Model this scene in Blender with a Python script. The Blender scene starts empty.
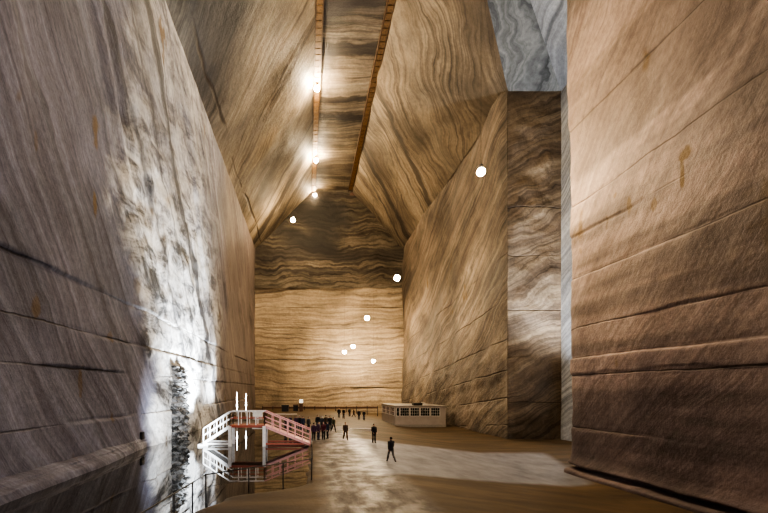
import bpy, bmesh, math, random
from mathutils import Vector, Matrix, noise as mn

random.seed(7)
D = bpy.data
C = bpy.context.scene.collection
sc = bpy.context.scene
sc.view_settings.view_transform = 'AgX'
try:
    sc.view_settings.look = 'AgX - High Contrast'
except Exception:
    pass
sc.view_settings.exposure = -1.2
sc.cycles.max_bounces = 6
sc.cycles.diffuse_bounces = 4

# ------------------------------------------------------------------ measures (metres)
F, VX, VY, H = 400.0, 307.0, 390.0, 4.8      # focal length in pixels, vanishing point, eye height
XL, XR, YF = -13.77, 25.6, 108.0             # left wall, right wall, far wall
ZE, ZC = 42.6, 57.9                          # eaves, ceiling
C0, C1 = 1.6, 11.6                           # ceiling strip
XP, YP = 19.9, 30.75                          # rock pillar face and its corner
YG, XE = 51.0, 32.4                          # recess: its side wall and end wall
WATER = -0.12


def lerp(a, b, t):
    return a + (b - a) * t


def sstep(a, b, x):
    t = min(1, max(0, (x - a) / (b - a)))
    return t * t * (3 - 2 * t)


def fz(x):
    """floor height: falls gently towards the right wall"""
    return -min(1.5, 0.125 * max(0.0, x - 5.0))


# ------------------------------------------------------------------ node helper
class NT:
    def __init__(s, name):
        s.m = D.materials.new(name)
        s.m.use_nodes = True
        s.t = s.m.node_tree
        s.t.nodes.clear()
        s.out = s.t.nodes.new('ShaderNodeOutputMaterial')
        s.p = s.t.nodes.new('ShaderNodeBsdfPrincipled')
        s.t.links.new(s.p.outputs[0], s.out.inputs[0])

    def new(s, typ, **kw):
        n = s.t.nodes.new(typ)
        for k, v in kw.items():
            setattr(n, k, v)
        return n

    def put(s, sock, v):
        if hasattr(v, 'links') or isinstance(v, bpy.types.NodeSocket):
            s.t.links.new(v, sock)
        else:
            sock.default_value = v

    def math(s, op, a, b=None, c=None, clamp=False):
        n = s.new('ShaderNodeMath', operation=op, use_clamp=clamp)
        s.put(n.inputs[0], a)
        if b is not None:
            s.put(n.inputs[1], b)
        if c is not None:
            s.put(n.inputs[2], c)
        return n.outputs[0]

    def pos(s):
        return s.new('ShaderNodeNewGeometry').outputs['Position']

    def xyz(s, v):
        n = s.new('ShaderNodeSeparateXYZ')
        s.put(n.inputs[0], v)
        return n.outputs

    def comb(s, x, y, z):
        n = s.new('ShaderNodeCombineXYZ')
        for i, q in enumerate((x, y, z)):
            s.put(n.inputs[i], q)
        return n.outputs[0]

    def dot(s, v, d):
        n = s.new('ShaderNodeVectorMath', operation='DOT_PRODUCT')
        s.put(n.inputs[0], v)
        n.inputs[1].default_value = d
        return n.outputs['Value']

    def noise(s, v, scale, detail=4, rough=.55, dist=0.0, ntype=None):
        n = s.new('ShaderNodeTexNoise')
        if ntype:
            n.noise_type = ntype
        s.put(n.inputs['Vector'], v)
        n.inputs['Scale'].default_value = scale
        n.inputs['Detail'].default_value = detail
        n.inputs['Roughness'].default_value = rough
        n.inputs['Distortion'].default_value = dist
        return n.outputs[0]

    def ramp(s, f, stops):
        n = s.new('ShaderNodeValToRGB')
        cr = n.color_ramp
        while len(cr.elements) < len(stops):
            cr.elements.new(.5)
        for e, (p, c) in zip(cr.elements, stops):
            e.position = p
            e.color = (*c, 1) if len(c) == 3 else c
        s.put(n.inputs[0], f)
        return n.outputs[0]

    def mrange(s, v, a, b, c=0., d=1., smooth=True):
        n = s.new('ShaderNodeMapRange', interpolation_type='SMOOTHSTEP' if smooth else 'LINEAR')
        s.put(n.inputs[0], v)
        for i, q in enumerate((a, b, c, d)):
            n.inputs[1 + i].default_value = q
        return n.outputs[0]

    def mix(s, f, a, b, mode='MIX'):
        n = s.new('ShaderNodeMix', data_type='RGBA', blend_type=mode)
        s.put(n.inputs['Factor'], f)
        for k, q in ((6, a), (7, b)):
            s.put(n.inputs[k], q if not isinstance(q, tuple) else ((*q, 1) if len(q) == 3 else q))
        return n.outputs[2]

    def attr(s, name):
        n = s.new('ShaderNodeAttribute', attribute_name=name)
        return n.outputs['Fac']

    def bump(s, h, strength=.5, dist=.1):
        n = s.new('ShaderNodeBump')
        n.inputs['Strength'].default_value = strength
        n.inputs['Distance'].default_value = dist
        s.put(n.inputs['Height'], h)
        s.t.links.new(n.outputs[0], s.p.inputs['Normal'])

    def col(s, c):
        s.put(s.p.inputs['Base Color'], c if not isinstance(c, tuple) else (*c, 1))

    def rough(s, v):
        s.put(s.p.inputs['Roughness'], v)


def plain(name, col, rough=.6, metal=0.0, emit=None, power=0.0, var=.12, scale=6):
    n = NT(name)
    v = n.noise(n.new('ShaderNodeTexCoord').outputs['Object'], scale, 4)
    k = n.mrange(v, .3, .7, 1 - var, 1 + var * .6)
    cn = n.mix(1.0, col, n.comb(k, k, k), 'MULTIPLY')
    n.col(cn)
    n.rough(rough)
    n.p.inputs['Metallic'].default_value = metal
    if emit:
        n.p.inputs['Emission Color'].default_value = (*emit, 1)
        n.p.inputs['Emission Strength'].default_value = power
    return n.m


def salt(name, sdir, tdir, stops, bs=.35, warp=5.0, wscale=.05, warp2=.35, tstretch=.05, fine=4.0,
         cracks=(), tilt=0.0, stain=.0, tint=None, attr_stops=None, rough=.7, bump=.5, contrast=1.0, crackdark=.35,
         mottle=.3, crackw=.10, folds=0.0, zones=(), spots=(), grain=.5, gfreq=5.0, zband=0.0, seams=(), seamcol=(.022, .017, .014)):
    """banded rock salt: warped strata between sdir (across) and tdir (along), saw-cut cracks at given heights"""
    n = NT(name)
    P = n.pos()
    s_, t_ = n.dot(P, sdir), n.dot(P, tdir)
    w1 = n.math('SUBTRACT', n.noise(P, wscale, 2, .5), .5)
    w2 = n.math('SUBTRACT', n.noise(P, wscale * 4.3, 3, .55), .5)
    s2 = n.math('MULTIPLY_ADD', w1, warp * 2, s_)
    s2 = n.math('MULTIPLY_ADD', w2, warp * warp2, s2)
    b1 = n.noise(n.comb(n.math('MULTIPLY', t_, tstretch * bs), n.math('MULTIPLY', s2, bs), 3.1), 1.0, 6, .62)
    b2 = n.noise(n.comb(n.math('MULTIPLY', t_, tstretch * 2.5 * bs), n.math('MULTIPLY', s2, bs * fine), 9.7), 1.0, 5, .65)
    b3 = n.noise(n.comb(n.math('MULTIPLY', t_, tstretch * 4 * bs), n.math('MULTIPLY', s2, bs * fine * 4.5), 1.3), 1.0, 4, .7)
    b = n.math('ADD', n.math('MULTIPLY', b1, .50), n.math('ADD', n.math('MULTIPLY', b2, .32), n.math('MULTIPLY', b3, .18)))
    if folds:
        # thin onion-skin lines of the folded salt
        ph = n.math('MULTIPLY', n.math('MULTIPLY_ADD', w2, warp * .5, s2), bs * 9)
        sn = n.math('SINE', ph)
        b = n.math('MULTIPLY_ADD', sn, folds, b)
    b = n.math('MULTIPLY_ADD', n.math('SUBTRACT', b, .5), contrast, .5)
    col = n.ramp(b, stops)
    if grain:
        # thin dark strata lines, like the grain of cut wood
        ph = n.math('MULTIPLY_ADD', b1, 16.0, n.math('MULTIPLY', s2, gfreq))
        sn = n.math('MULTIPLY_ADD', n.math('SINE', ph), .5, .5)
        ph2 = n.math('MULTIPLY_ADD', b2, 11.0, n.math('MULTIPLY', s2, gfreq * 2.3))
        sn2 = n.math('MULTIPLY_ADD', n.math('SINE', ph2), .5, .5)
        ln = n.math('MAXIMUM', n.math('POWER', sn, 5.0), n.math('MULTIPLY', n.math('POWER', sn2, 4.0), .6))
        pat = n.mrange(n.noise(n.comb(n.math('MULTIPLY', t_, .05), n.math('MULTIPLY', s2, .16), 8.), 1.0, 4, .6), .36, .62, .15, 1.0)
        dkv = n.math('SUBTRACT', 1.0, n.math('MULTIPLY', n.math('MULTIPLY', ln, pat), grain))
        col = n.mix(1.0, col, n.comb(dkv, dkv, dkv), 'MULTIPLY')
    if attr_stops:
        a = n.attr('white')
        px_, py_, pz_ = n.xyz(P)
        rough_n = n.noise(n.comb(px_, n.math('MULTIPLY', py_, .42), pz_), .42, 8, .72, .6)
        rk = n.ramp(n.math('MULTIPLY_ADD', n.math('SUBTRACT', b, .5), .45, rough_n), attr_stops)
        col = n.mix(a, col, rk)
    # broad mottling
    mo = n.mrange(n.noise(P, .11, 5, .6), .3, .7, 1 - mottle, 1 + mottle * .5)
    col = n.mix(1.0, col, n.comb(mo, mo, mo), 'MULTIPLY')
    gr = n.mrange(n.noise(P, 2.6, 6, .7), .25, .75, .8, 1.15)
    col = n.mix(1.0, col, n.comb(gr, gr, gr), 'MULTIPLY')
    if tint:
        # grey clay patches
        tm = n.mrange(n.noise(n.comb(n.math('MULTIPLY', t_, .03), n.math('MULTIPLY', s2, .07), 5.5), 1.0, 3, .5), .48, .62)
        col = n.mix(n.math('MULTIPLY', tm, tint[1]), col, tint[0])
    h = n.math('MULTIPLY', b2, .5)
    h = n.math('MULTIPLY_ADD', n.noise(P, 1.3, 8, .68), 1.0, h)
    X, Y, Z = n.xyz(P)
    for axis, za, zb, mult in zones:  # broad axis tints; several paint lamp glow into the salt colour
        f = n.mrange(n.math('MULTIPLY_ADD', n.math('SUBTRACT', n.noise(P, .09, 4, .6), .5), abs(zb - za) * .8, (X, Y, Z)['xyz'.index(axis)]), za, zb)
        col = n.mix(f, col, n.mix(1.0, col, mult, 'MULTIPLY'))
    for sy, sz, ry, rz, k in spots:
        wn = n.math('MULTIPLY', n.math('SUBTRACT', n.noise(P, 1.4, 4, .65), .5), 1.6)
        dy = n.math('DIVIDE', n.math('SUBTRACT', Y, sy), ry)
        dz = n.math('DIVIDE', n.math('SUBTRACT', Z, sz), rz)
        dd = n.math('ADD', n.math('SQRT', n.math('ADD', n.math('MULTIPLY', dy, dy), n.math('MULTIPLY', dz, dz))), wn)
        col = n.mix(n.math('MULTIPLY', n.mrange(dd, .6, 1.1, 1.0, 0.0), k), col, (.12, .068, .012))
    sw = n.math('MULTIPLY_ADD', w2, 3.0, s_)
    for sc_, wd, k in seams:
        # dark clay seams lying between the salt beds
        dd = n.math('ABSOLUTE', n.math('SUBTRACT', n.math('MULTIPLY_ADD', n.math('SUBTRACT', b2, .5), wd * 2.5, sw), sc_))
        col = n.mix(n.math('MULTIPLY', n.mrange(dd, wd * .35, wd * 1.1, 1.0, 0.0), k), col, seamcol)
    if stain:
        sx = n.math('ADD', X, Y)
        sv = n.noise(n.comb(n.math('MULTIPLY', sx, .33), n.math('MULTIPLY', Z, .17), 1.7), 1.0, 3, .6)
        sm = n.mrange(sv, .69 - stain * .05, .75)
        col = n.mix(n.math('MULTIPLY', sm, .75), col, (.12, .068, .014))
    if zband:
        zb_ = n.noise(n.comb(n.math('MULTIPLY', n.math('ADD', X, Y), .035), n.math('MULTIPLY', Z, .42), 4.4), 1.0, 3, .55)
        zr = n.mrange(zb_, .40, .60, 1 - zband, 1 + zband * .7)
        col = n.mix(1.0, col, n.comb(zr, zr, zr), 'MULTIPLY')
    if cracks:
        T = n.math('ADD', X, Y)
        wob = n.math('MULTIPLY', n.math('SUBTRACT', n.noise(n.comb(T, Z, 0.), .35, 4, .6), .5), .35)
        zz = n.math('ADD', n.math('MULTIPLY_ADD', T, tilt, Z), wob)
        brk = n.mrange(n.noise(n.comb(n.math('MULTIPLY', T, .13), n.math('MULTIPLY', Z, .5), 2.2), 1.0, 2), .40, .56)
        tot = None
        for zc in cracks:
            d = n.math('ABSOLUTE', n.math('SUBTRACT', zz, zc))
            l = n.mrange(d, 0.02, crackw, 1.0, 0.0)
            tot = l if tot is None else n.math('MAXIMUM', tot, l)
        lm = n.math('MULTIPLY', tot, brk)
        col = n.mix(n.math('MULTIPLY', lm, 1 - crackdark), col, (.035, .022, .014))
        h = n.math('MULTIPLY_ADD', lm, -1.2, h)
    n.col(col)
    n.rough(rough)
    n.p.inputs['Specular IOR Level'].default_value = .35
    n.bump(h, bump, .25)
    return n.m


# ------------------------------------------------------------------ mesh helpers
def link(name, me, mat=None, parent=None):
    o = D.objects.new(name, me)
    C.objects.link(o)
    if mat is not None:
        if isinstance(mat, (list, tuple)):
            for q in mat:
                me.materials.append(q)
        else:
            me.materials.append(mat)
    if parent is not None:
        o.parent = parent
    return o


def build(name, bm, mat=None, parent=None, smooth=False):
    me = D.meshes.new(name)
    bmesh.ops.recalc_face_normals(bm, faces=bm.faces)
    bm.to_mesh(me)
    bm.free()
    if smooth:
        for p in me.polygons:
            p.use_smooth = True
    return link(name, me, mat, parent)


def tag(o, label, cat, group=None, kind=None):
    o['label'] = label
    o['category'] = cat
    if group:
        o['group'] = group
    if kind:
        o['kind'] = kind
    return o


def struct(o, label=None, cat=None):
    o['kind'] = 'structure'
    if label:
        o['label'] = label
        o['category'] = cat or 'structure'
    return o


def empty(name, loc=(0, 0, 0), rz=0.0):
    o = D.objects.new(name, None)
    C.objects.link(o)
    o.location = loc
    o.rotation_euler = (0, 0, rz)
    o.empty_display_size = .2
    return o


def box(bm, x0, x1, y0, y1, z0, z1, bevel=0.0):
    r = bmesh.ops.create_cube(bm, size=1.0)
    vs = r['verts']
    for v in vs:
        v.co = Vector(((x0 + x1) / 2 + v.co.x * (x1 - x0), (y0 + y1) / 2 + v.co.y * (y1 - y0),
                       (z0 + z1) / 2 + v.co.z * (z1 - z0)))
    if bevel:
        es = list({e for v in vs for e in v.link_edges})
        bmesh.ops.bevel(bm, geom=es, offset=bevel, segments=2, affect='EDGES', profile=.5)
    return bm


def bar(bm, a, b, w, h=None):
    """square bar from a to b"""
    a, b = Vector(a), Vector(b)
    h = h or w
    d = (b - a).normalized()
    up = Vector((0, 0, 1)) if abs(d.z) < .95 else Vector((0, 1, 0))
    sx = d.cross(up).normalized()
    sy = sx.cross(d).normalized()
    q = []
    for p in (a, b):
        for i, j in ((-1, -1), (1, -1), (1, 1), (-1, 1)):
            q.append(bm.verts.new(p + sx * i * w / 2 + sy * j * h / 2))
    for f in ((0, 1, 2, 3), (7, 6, 5, 4), (0, 4, 5, 1), (1, 5, 6, 2), (2, 6, 7, 3), (3, 7, 4, 0)):
        bm.faces.new([q[i] for i in f])
    return bm


def loft(bm, rings, seg=12):
    """rings: (centre, rx, ry, axis_x, axis_y); closed at both ends"""
    prev = None
    first = None
    for c, rx, ry, ax, ay in rings:
        c, ax, ay = Vector(c), Vector(ax), Vector(ay)
        ring = [bm.verts.new(c + ax * rx * math.cos(2 * math.pi * k / seg) + ay * ry * math.sin(2 * math.pi * k / seg)) for k in range(seg)]
        if prev:
            for k in range(seg):
                bm.faces.new((prev[k], prev[(k + 1) % seg], ring[(k + 1) % seg], ring[k]))
        else:
            first = ring
        prev = ring
    bm.faces.new(list(reversed(first)))
    bm.faces.new(prev)
    return bm


def tube(bm, pts, radii, seg=10):
    pts = [Vector(p) for p in pts]
    rings = []
    for i, p in enumerate(pts):
        d = (pts[min(i + 1, len(pts) - 1)] - pts[max(i - 1, 0)]).normalized()
        up = Vector((0, 1, 0)) if abs(d.y) < .9 else Vector((1, 0, 0))
        ax = d.cross(up).normalized()
        ay = d.cross(ax).normalized()
        r = radii[i] if isinstance(radii, (list, tuple)) else radii
        rings.append((p, r, r, ax, ay))
    return loft(bm, rings, seg)


def ball(bm, c, rx, ry, rz, u=16, v=12):
    r = bmesh.ops.create_uvsphere(bm, u_segments=u, v_segments=v, radius=1)
    for q in r['verts']:
        q.co = Vector((c[0] + q.co.x * rx, c[1] + q.co.y * ry, c[2] + q.co.z * rz))
    return bm


def lathe(bm, prof, seg=20, c=(0, 0, 0)):
    rings = [((c[0], c[1], c[2] + z), max(r, .001), max(r, .001), (1, 0, 0), (0, 1, 0)) for r, z in prof]
    return loft(bm, rings, seg)


def frange(a, b, step):
    n = max(1, int(round((b - a) / step)))
    return [a + (b - a) * i / n for i in range(n + 1)]


def rows(a, b, coarse, cracks, fine=.09, rad=.45):
    """samples that crowd around the cracks"""
    s = set(round(x, 3) for x in frange(a, b, coarse))
    for c in cracks:
        for x in frange(c - rad, c + rad, fine):
            if a < x < b:
                s.add(round(x, 3))
    return sorted(s)


def panel(name, fn, us, vs, mat, attr=None):
    """grid mesh: fn(u, v) -> point"""
    nu, nv = len(us), len(vs)
    co = [fn(u, v) for v in vs for u in us]
    fs = [(j * nu + i, j * nu + i + 1, (j + 1) * nu + i + 1, (j + 1) * nu + i) for j in range(nv - 1) for i in range(nu - 1)]
    me = D.meshes.new(name)
    me.from_pydata(co, [], fs)
    for p in me.polygons:
        p.use_smooth = True
    if attr:
        a = me.attributes.new('white', 'FLOAT', 'POINT')
        a.data.foreach_set('value', [attr(u, v) for v in vs for u in us])
    return struct(link(name, me, mat))


def fbm(x, y, z, s, o=4):
    return mn.fractal(Vector((x * s, y * s, z * s)), 1.0, 2.0, o)


def ledges(t, z, cracks, amp, seed):
    """saw-cut benches: each crack is a groove and a small setback"""
    d = 0.0
    for k, zc in enumerate(cracks):
        w = fbm(t, seed, zc, .3, 3) * .12
        q = z - zc + w
        on = sstep(-.15, .25, mn.noise(Vector((t * .11, zc * 1.7, seed))) + .1)
        d += amp * on * (sstep(-.12, .12, q) - .5) * (1 if k % 2 else -1)
        d -= amp * .9 * on * math.exp(-(q / .1) ** 2)
    return d


# ------------------------------------------------------------------ salt materials
GREYP = [(.20, (.030, .026, .028)), (.36, (.115, .100, .108)), (.48, (.215, .190, .200)), (.58, (.30, .275, .285)), (.70, (.46, .43, .43)), (.85, (.60, .57, .55))]
WHITE = [(.32, (.03, .029, .028)), (.41, (.12, .118, .116)), (.48, (.42, .41, .40)), (.56, (.72, .71, .69)), (.75, (.85, .84, .83))]
BROWN = [(.20, (.035, .025, .018)), (.36, (.15, .11, .080)), (.48, (.27, .205, .15)), (.58, (.36, .285, .21)), (.70, (.50, .41, .31)), (.85, (.62, .54, .43))]
TAN = [(.20, (.03, .02, .014)), (.35, (.15, .11, .075)), (.46, (.33, .26, .18)), (.58, (.42, .34, .245)), (.72, (.52, .43, .31)), (.88, (.62, .54, .42))]
PINKB = [(.20, (.085, .058, .045)), (.36, (.19, .135, .105)), (.48, (.28, .205, .16)), (.58, (.34, .255, .20)), (.70, (.43, .33, .26)), (.85, (.52, .42, .34))]
PALE = [(.25, (.12, .13, .14)), (.42, (.36, .37, .39)), (.58, (.56, .57, .58)), (.75, (.74, .75, .76))]

def dk(st, k):
    return [(p, tuple(x * k for x in c)) for p, c in st]


FARC = [(.20, (.06, .04, .022)), (.36, (.21, .15, .085)), (.48, (.34, .25, .14)), (.60, (.40, .30, .17)), (.75, (.48, .375, .23)), (.9, (.56, .46, .31))]
FARC = [(p, (c[0] * .95, c[1] * 1.0, c[2] * 1.22)) for p, c in FARC]
GREYP = [(p, (c[0] * .86, c[1] * .95, c[2] * 1.17)) for p, c in GREYP]
PINKB = [(p, (c[0] * .97, c[1] * .98, c[2] * 1.02)) for p, c in PINKB]
GREYP, BROWN, TAN, PINKB = dk(GREYP, .75), dk(BROWN, .62), dk(TAN, .62), dk(PINKB, .92)
c40 = math.radians(-52)
LC = (2.8, 6.1, 8.5, 11.5)
NC = (2.0, 5.9, 7.2, 9.4, 13.2, 16.3, 18.7, 24.5)
RC = (4.5, 8.0, 11.5, 15.0, 19.0, 24.0, 30.0)
FC = (5.5, 10.0, 13.0, 17.0, 21.5, 27.0, 32.3)

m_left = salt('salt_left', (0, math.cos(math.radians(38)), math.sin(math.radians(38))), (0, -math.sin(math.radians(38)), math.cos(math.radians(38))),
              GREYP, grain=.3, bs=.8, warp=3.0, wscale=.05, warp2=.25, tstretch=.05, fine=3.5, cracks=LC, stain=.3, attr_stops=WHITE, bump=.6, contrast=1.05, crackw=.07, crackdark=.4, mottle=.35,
              zones=(('y', 60, 72, (.95, .76, .52)),), spots=((26.3, 17.0, .28, .9, .8), (21.0, 9.2, .35, .7, .6), (25.2, 5.2, .25, 1.1, .6), (28.5, 8.6, .4, .5, .5), (20.5, 17.5, .2, .6, .4)), seams=((50.3, 1.3, .85), (41, .45, .55), (36, .3, .35), (28.5, .4, .4), (22.5, .3, .4), (45.5, .3, .5)), seamcol=(.03, .03, .034))  # zone paints the warm lamp light of the far stretch into the salt
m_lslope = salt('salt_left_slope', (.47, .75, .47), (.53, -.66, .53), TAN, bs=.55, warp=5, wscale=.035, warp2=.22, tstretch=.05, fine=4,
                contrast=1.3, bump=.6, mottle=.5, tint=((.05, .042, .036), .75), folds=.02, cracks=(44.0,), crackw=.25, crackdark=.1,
                zones=(('y', 55, 46, (.70, .76, .86)),), seams=((91.0, 1.8, .75), (86, .5, .6), (70, .5, .45), (97, 1.0, .6)))  # zone greys the salt outside the lamp glow, light painted in
m_rslope = salt('salt_right_slope', (-.38, .84, .40), (.58, .55, -.61), TAN, bs=.45, warp=11, wscale=.04, warp2=.22, tstretch=.05, fine=4,
                contrast=1.25, bump=.5, mottle=.45, folds=.03, tint=((.045, .032, .022), .55), zones=(('y', 95, 60, (.78, .76, .74)),), seams=((76.8, 1.0, .75), (80.5, .5, .6), (91.5, 1.3, .8), (96, .5, .6)))
m_ceil = salt('salt_ceiling', (0, 1, 0), (1, 0, 0), dk(TAN, .8), bs=.42, warp=1.2, wscale=.09, warp2=.4, tstretch=.10, fine=4, contrast=1.8, bump=.5, mottle=.5,
              tint=((.022, .017, .016), .95), seams=((62.3, 1.5, .85), (73.0, .9, .8), (77.8, 1.5, .85), (84, .5, .5), (100, .8, .6), (40, 1, .6)))
m_far = salt('salt_far', (0, 0, 1), (1, 0, 0), FARC, bs=.50, warp=3.0, wscale=.045, warp2=.45, tstretch=.06, fine=3.5, cracks=FC, contrast=1.05, bump=.6,
             mottle=.3, folds=.05, crackdark=.35, crackw=.2)
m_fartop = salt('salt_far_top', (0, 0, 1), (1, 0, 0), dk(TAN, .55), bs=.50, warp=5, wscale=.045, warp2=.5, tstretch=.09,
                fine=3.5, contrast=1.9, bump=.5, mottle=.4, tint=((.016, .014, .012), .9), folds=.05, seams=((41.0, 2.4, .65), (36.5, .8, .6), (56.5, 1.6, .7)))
m_right = salt('salt_right', (0, .50, .87), (0, .87, -.50), BROWN, bs=.40, warp=3, wscale=.05, warp2=.35, tstretch=.08, fine=4, cracks=RC, tilt=.10,
               stain=.5, contrast=1.4, bump=.75, mottle=.55, crackw=.14, tint=((.075, .066, .058), .5), seams=((44, .4, .4), (52, .6, .4), (60, .5, .4)))
m_gal = salt('salt_recess', (-.35, 0, .94), (.94, 0, .35), [(p, (c[0] * .92, c[1] * .86, c[2] * .76)) for p, c in BROWN], bs=.45, warp=4, wscale=.07, warp2=.5, tstretch=.08, fine=4, cracks=(3.2, 9.0, 15, 22, 28),
             stain=.6, contrast=1.6, bump=.7, mottle=.4)
m_pale = salt('salt_pale', (.25, .5, .8), (.9, -.4, 0), PALE, bs=.55, warp=3.0, wscale=.06, warp2=.4, tstretch=.06, fine=4, contrast=1.3, bump=.4, mottle=.15)
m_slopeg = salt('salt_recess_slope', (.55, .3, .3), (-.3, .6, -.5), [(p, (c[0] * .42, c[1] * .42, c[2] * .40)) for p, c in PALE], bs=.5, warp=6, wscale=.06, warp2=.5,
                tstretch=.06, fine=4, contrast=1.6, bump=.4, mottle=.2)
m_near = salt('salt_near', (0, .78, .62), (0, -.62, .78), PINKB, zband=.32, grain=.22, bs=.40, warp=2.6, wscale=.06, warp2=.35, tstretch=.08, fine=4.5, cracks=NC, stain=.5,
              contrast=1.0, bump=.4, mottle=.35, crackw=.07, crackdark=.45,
              zones=(('z', 11, 2, (.70, .67, .76)), ('y', 27, 17, (.80, .80, .84))), spots=((21.3, 17.4, .42, .40, .9), (21.5, 16.5, .16, .9, .9), (25.2, 16.5, .2, .65, .8), (26.3, 17.6, .18, .2, .5), (23.3, 15.6, .25, .5, .6), (27.0, 16.2, .1, .5, .5)))  # zones darken the salt away from the lamp, its fall-off painted in
m_rock = salt('dark_rock', (0, .2, 1), (0, 1, -.2), [(.3, (.012, .012, .012)), (.43, (.09, .088, .085)), (.54, (.36, .35, .34)), (.70, (.66, .65, .64))],
              bs=1.5, warp=1.2, wscale=.4, warp2=1.0, tstretch=.5, fine=3, contrast=1.9, bump=1.0, mottle=.5)


# ------------------------------------------------------------------ left wall
def white_l(y, z):  # pale salt band, with the floodlight beam's whiteness partly painted in
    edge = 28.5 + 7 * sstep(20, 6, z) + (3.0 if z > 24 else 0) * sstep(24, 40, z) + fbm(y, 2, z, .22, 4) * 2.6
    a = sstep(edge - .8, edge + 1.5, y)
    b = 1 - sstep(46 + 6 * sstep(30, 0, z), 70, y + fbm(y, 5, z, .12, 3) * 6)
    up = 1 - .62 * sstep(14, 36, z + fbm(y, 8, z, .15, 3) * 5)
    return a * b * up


def p_left(y, z):
    w = white_l(y, z)
    d = fbm(y, 0, z, .06, 3) * .30 + fbm(y, 3, z, .5, 4) * (.05 + .16 * w)
    d += ledges(y, z, LC, .15, 1.3)
    d += .35 * w - .18
    # long vertical break lines in the upper wall
    d += .35 * sstep(.0, .25, fbm(y + z * .45, 11, z * .08, .16, 3)) * sstep(12, 24, z)
    d *= 1 - sstep(34, 42, z) * .9
    return (XL + d, y, z)


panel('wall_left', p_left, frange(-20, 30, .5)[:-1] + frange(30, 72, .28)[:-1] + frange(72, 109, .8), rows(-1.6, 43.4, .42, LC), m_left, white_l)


def p_ledge(u, v):
    # worn kerb of cut salt at the waterline of the left wall
    prof = [(-14.1, .72), (-13.66, .66), (-13.52, .58), (-13.48, .46), (-13.36, .40), (-13.1, .28), (-13.05, .05), (-13.0, -.9)]
    i = min(int(v), len(prof) - 2)
    f = v - i
    x, z = lerp(prof[i][0], prof[i + 1][0], f), lerp(prof[i][1], prof[i + 1][1], f)
    k = 1 - .9 * sstep(24, 36, u)
    return (lerp(XL - .2, x, k) + fbm(u, v, 1, .6, 4) * .06, u, z + fbm(u, v * 2, 7, .45, 4) * .06)


struct(panel('trim_left_ledge', p_ledge, frange(-20, 48, .3), frange(0, 7, .25), m_left, lambda u, v: .25 * sstep(26, 36, u)))


def tilt_slope(x0, z0, x1, z1, amp, seed):
    nx, nz = (z1 - z0), -(x1 - x0)
    l = math.hypot(nx, nz)
    nx, nz = nx / l, nz / l

    def f(u, v):
        x, z = lerp(x0, x1, v), lerp(z0, z1, v)
        d = fbm(u, v * 20, seed, .06, 3) * amp + fbm(u, v * 20, seed + 4, .4, 4) * amp * .2
        d *= sstep(-.02, .06, v) * (1 - sstep(.94, 1.02, v))
        return (x + nx * d, u, z + nz * d)
    return f


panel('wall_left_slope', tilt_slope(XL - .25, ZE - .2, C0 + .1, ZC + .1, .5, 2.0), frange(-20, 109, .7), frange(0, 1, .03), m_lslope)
panel('ceiling', lambda x, y: (x, y, ZC + fbm(x, y, 3, .12, 4) * .25), frange(C0 - .6, C1 + .6, .5), frange(-20, 109, .6), m_ceil)


# far wall: lower and upper part, stepped at Z = 32
def p_far(x, z):
    return (x, YF + fbm(x, 1, z, .08, 4) * .35 + ledges(x, z, FC, .25, 4.4) - .9 * sstep(32.2, 32.5, z + fbm(x, 0, 0, .2, 2) * .2) * 0, z)


panel('wall_far', p_far, frange(XL - 1, XR + 1, .6), rows(-3, 32.6, .5, FC, .12), m_far)
panel('wall_far_upper', lambda x, z: (x, YF - .5 - .06 * (z - 32) + fbm(x, 6, z, .12, 4) * .5, z), frange(XL - 1, XR + 1, .6), frange(32.2, 59, .45), m_fartop)


# right wall: far part of the chamber
def p_right(y, z):
    d = fbm(y, 0, z, .05, 3) * .5 + fbm(y, 3, z, .4, 4) * .12 + ledges(y, z + .1 * y, [c + .02 for c in RC], .2, 6.1)
    return (XR + d * (1 - sstep(YG + 1.2, YG, y) * .8), y, z)


panel('wall_right', p_right, frange(YG - .05, 109, .45), rows(-4, 43.6, .45, ()), m_right)


def p_gal(x, z):
    # folded, lumpy face of the recess
    e = sstep(XR - .1, XR + 1.2, x)
    d = (fbm(x, 2, z, .13, 3) * .9 + fbm(x, 8, z, .6, 4) * .12 - .2) * e * (1 - sstep(38, 42.5, z)) * (1 - sstep(XE - 2.2, XE, x))
    return (x, YG + d, z)


panel('wall_recess_side', p_gal, frange(XR - .05, XE + .3, .2), frange(-4, 43.6, .25), m_gal)
panel('wall_recess_end', lambda y, z: (XE + fbm(y, 1, z, .3, 4) * .08, y, z), frange(YP - 2, YG + .3, .4), frange(-4, 43.6, .4), m_pale)


# sloping roofs on the right, meeting in hips
def sl_main(z):
    return XR - (XR - C1) * (z - 42.9) / (ZC - 42.9)


def yg(z):
    return YG - 1.05 * (z - 42.9)


def xe(z):
    return XE - 1.27 * (z - 42.9)


def p_rs(u, v):
    z = lerp(42.8, ZC + .1, v)
    y = lerp(min(yg(z), YG), 109.3, u)
    d = (fbm(y, v * 20, 9, .06, 3) * .5 + fbm(y, v * 20, 3, .4, 4) * .1) * sstep(-.02, .08, v) * (1 - sstep(.94, 1.02, v)) * sstep(0, .03, u)
    return (sl_main(z) + d * .7, y, z + d * .7)


panel('wall_right_slope', p_rs, frange(0, 1, .0085), frange(0, 1, .03), m_rslope)


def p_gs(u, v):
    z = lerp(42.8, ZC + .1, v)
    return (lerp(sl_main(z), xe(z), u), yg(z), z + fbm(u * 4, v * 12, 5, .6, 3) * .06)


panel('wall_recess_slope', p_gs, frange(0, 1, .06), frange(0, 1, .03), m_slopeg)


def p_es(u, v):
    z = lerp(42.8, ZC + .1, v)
    return (xe(z), lerp(-20, yg(z) + .02, u), z)


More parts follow.
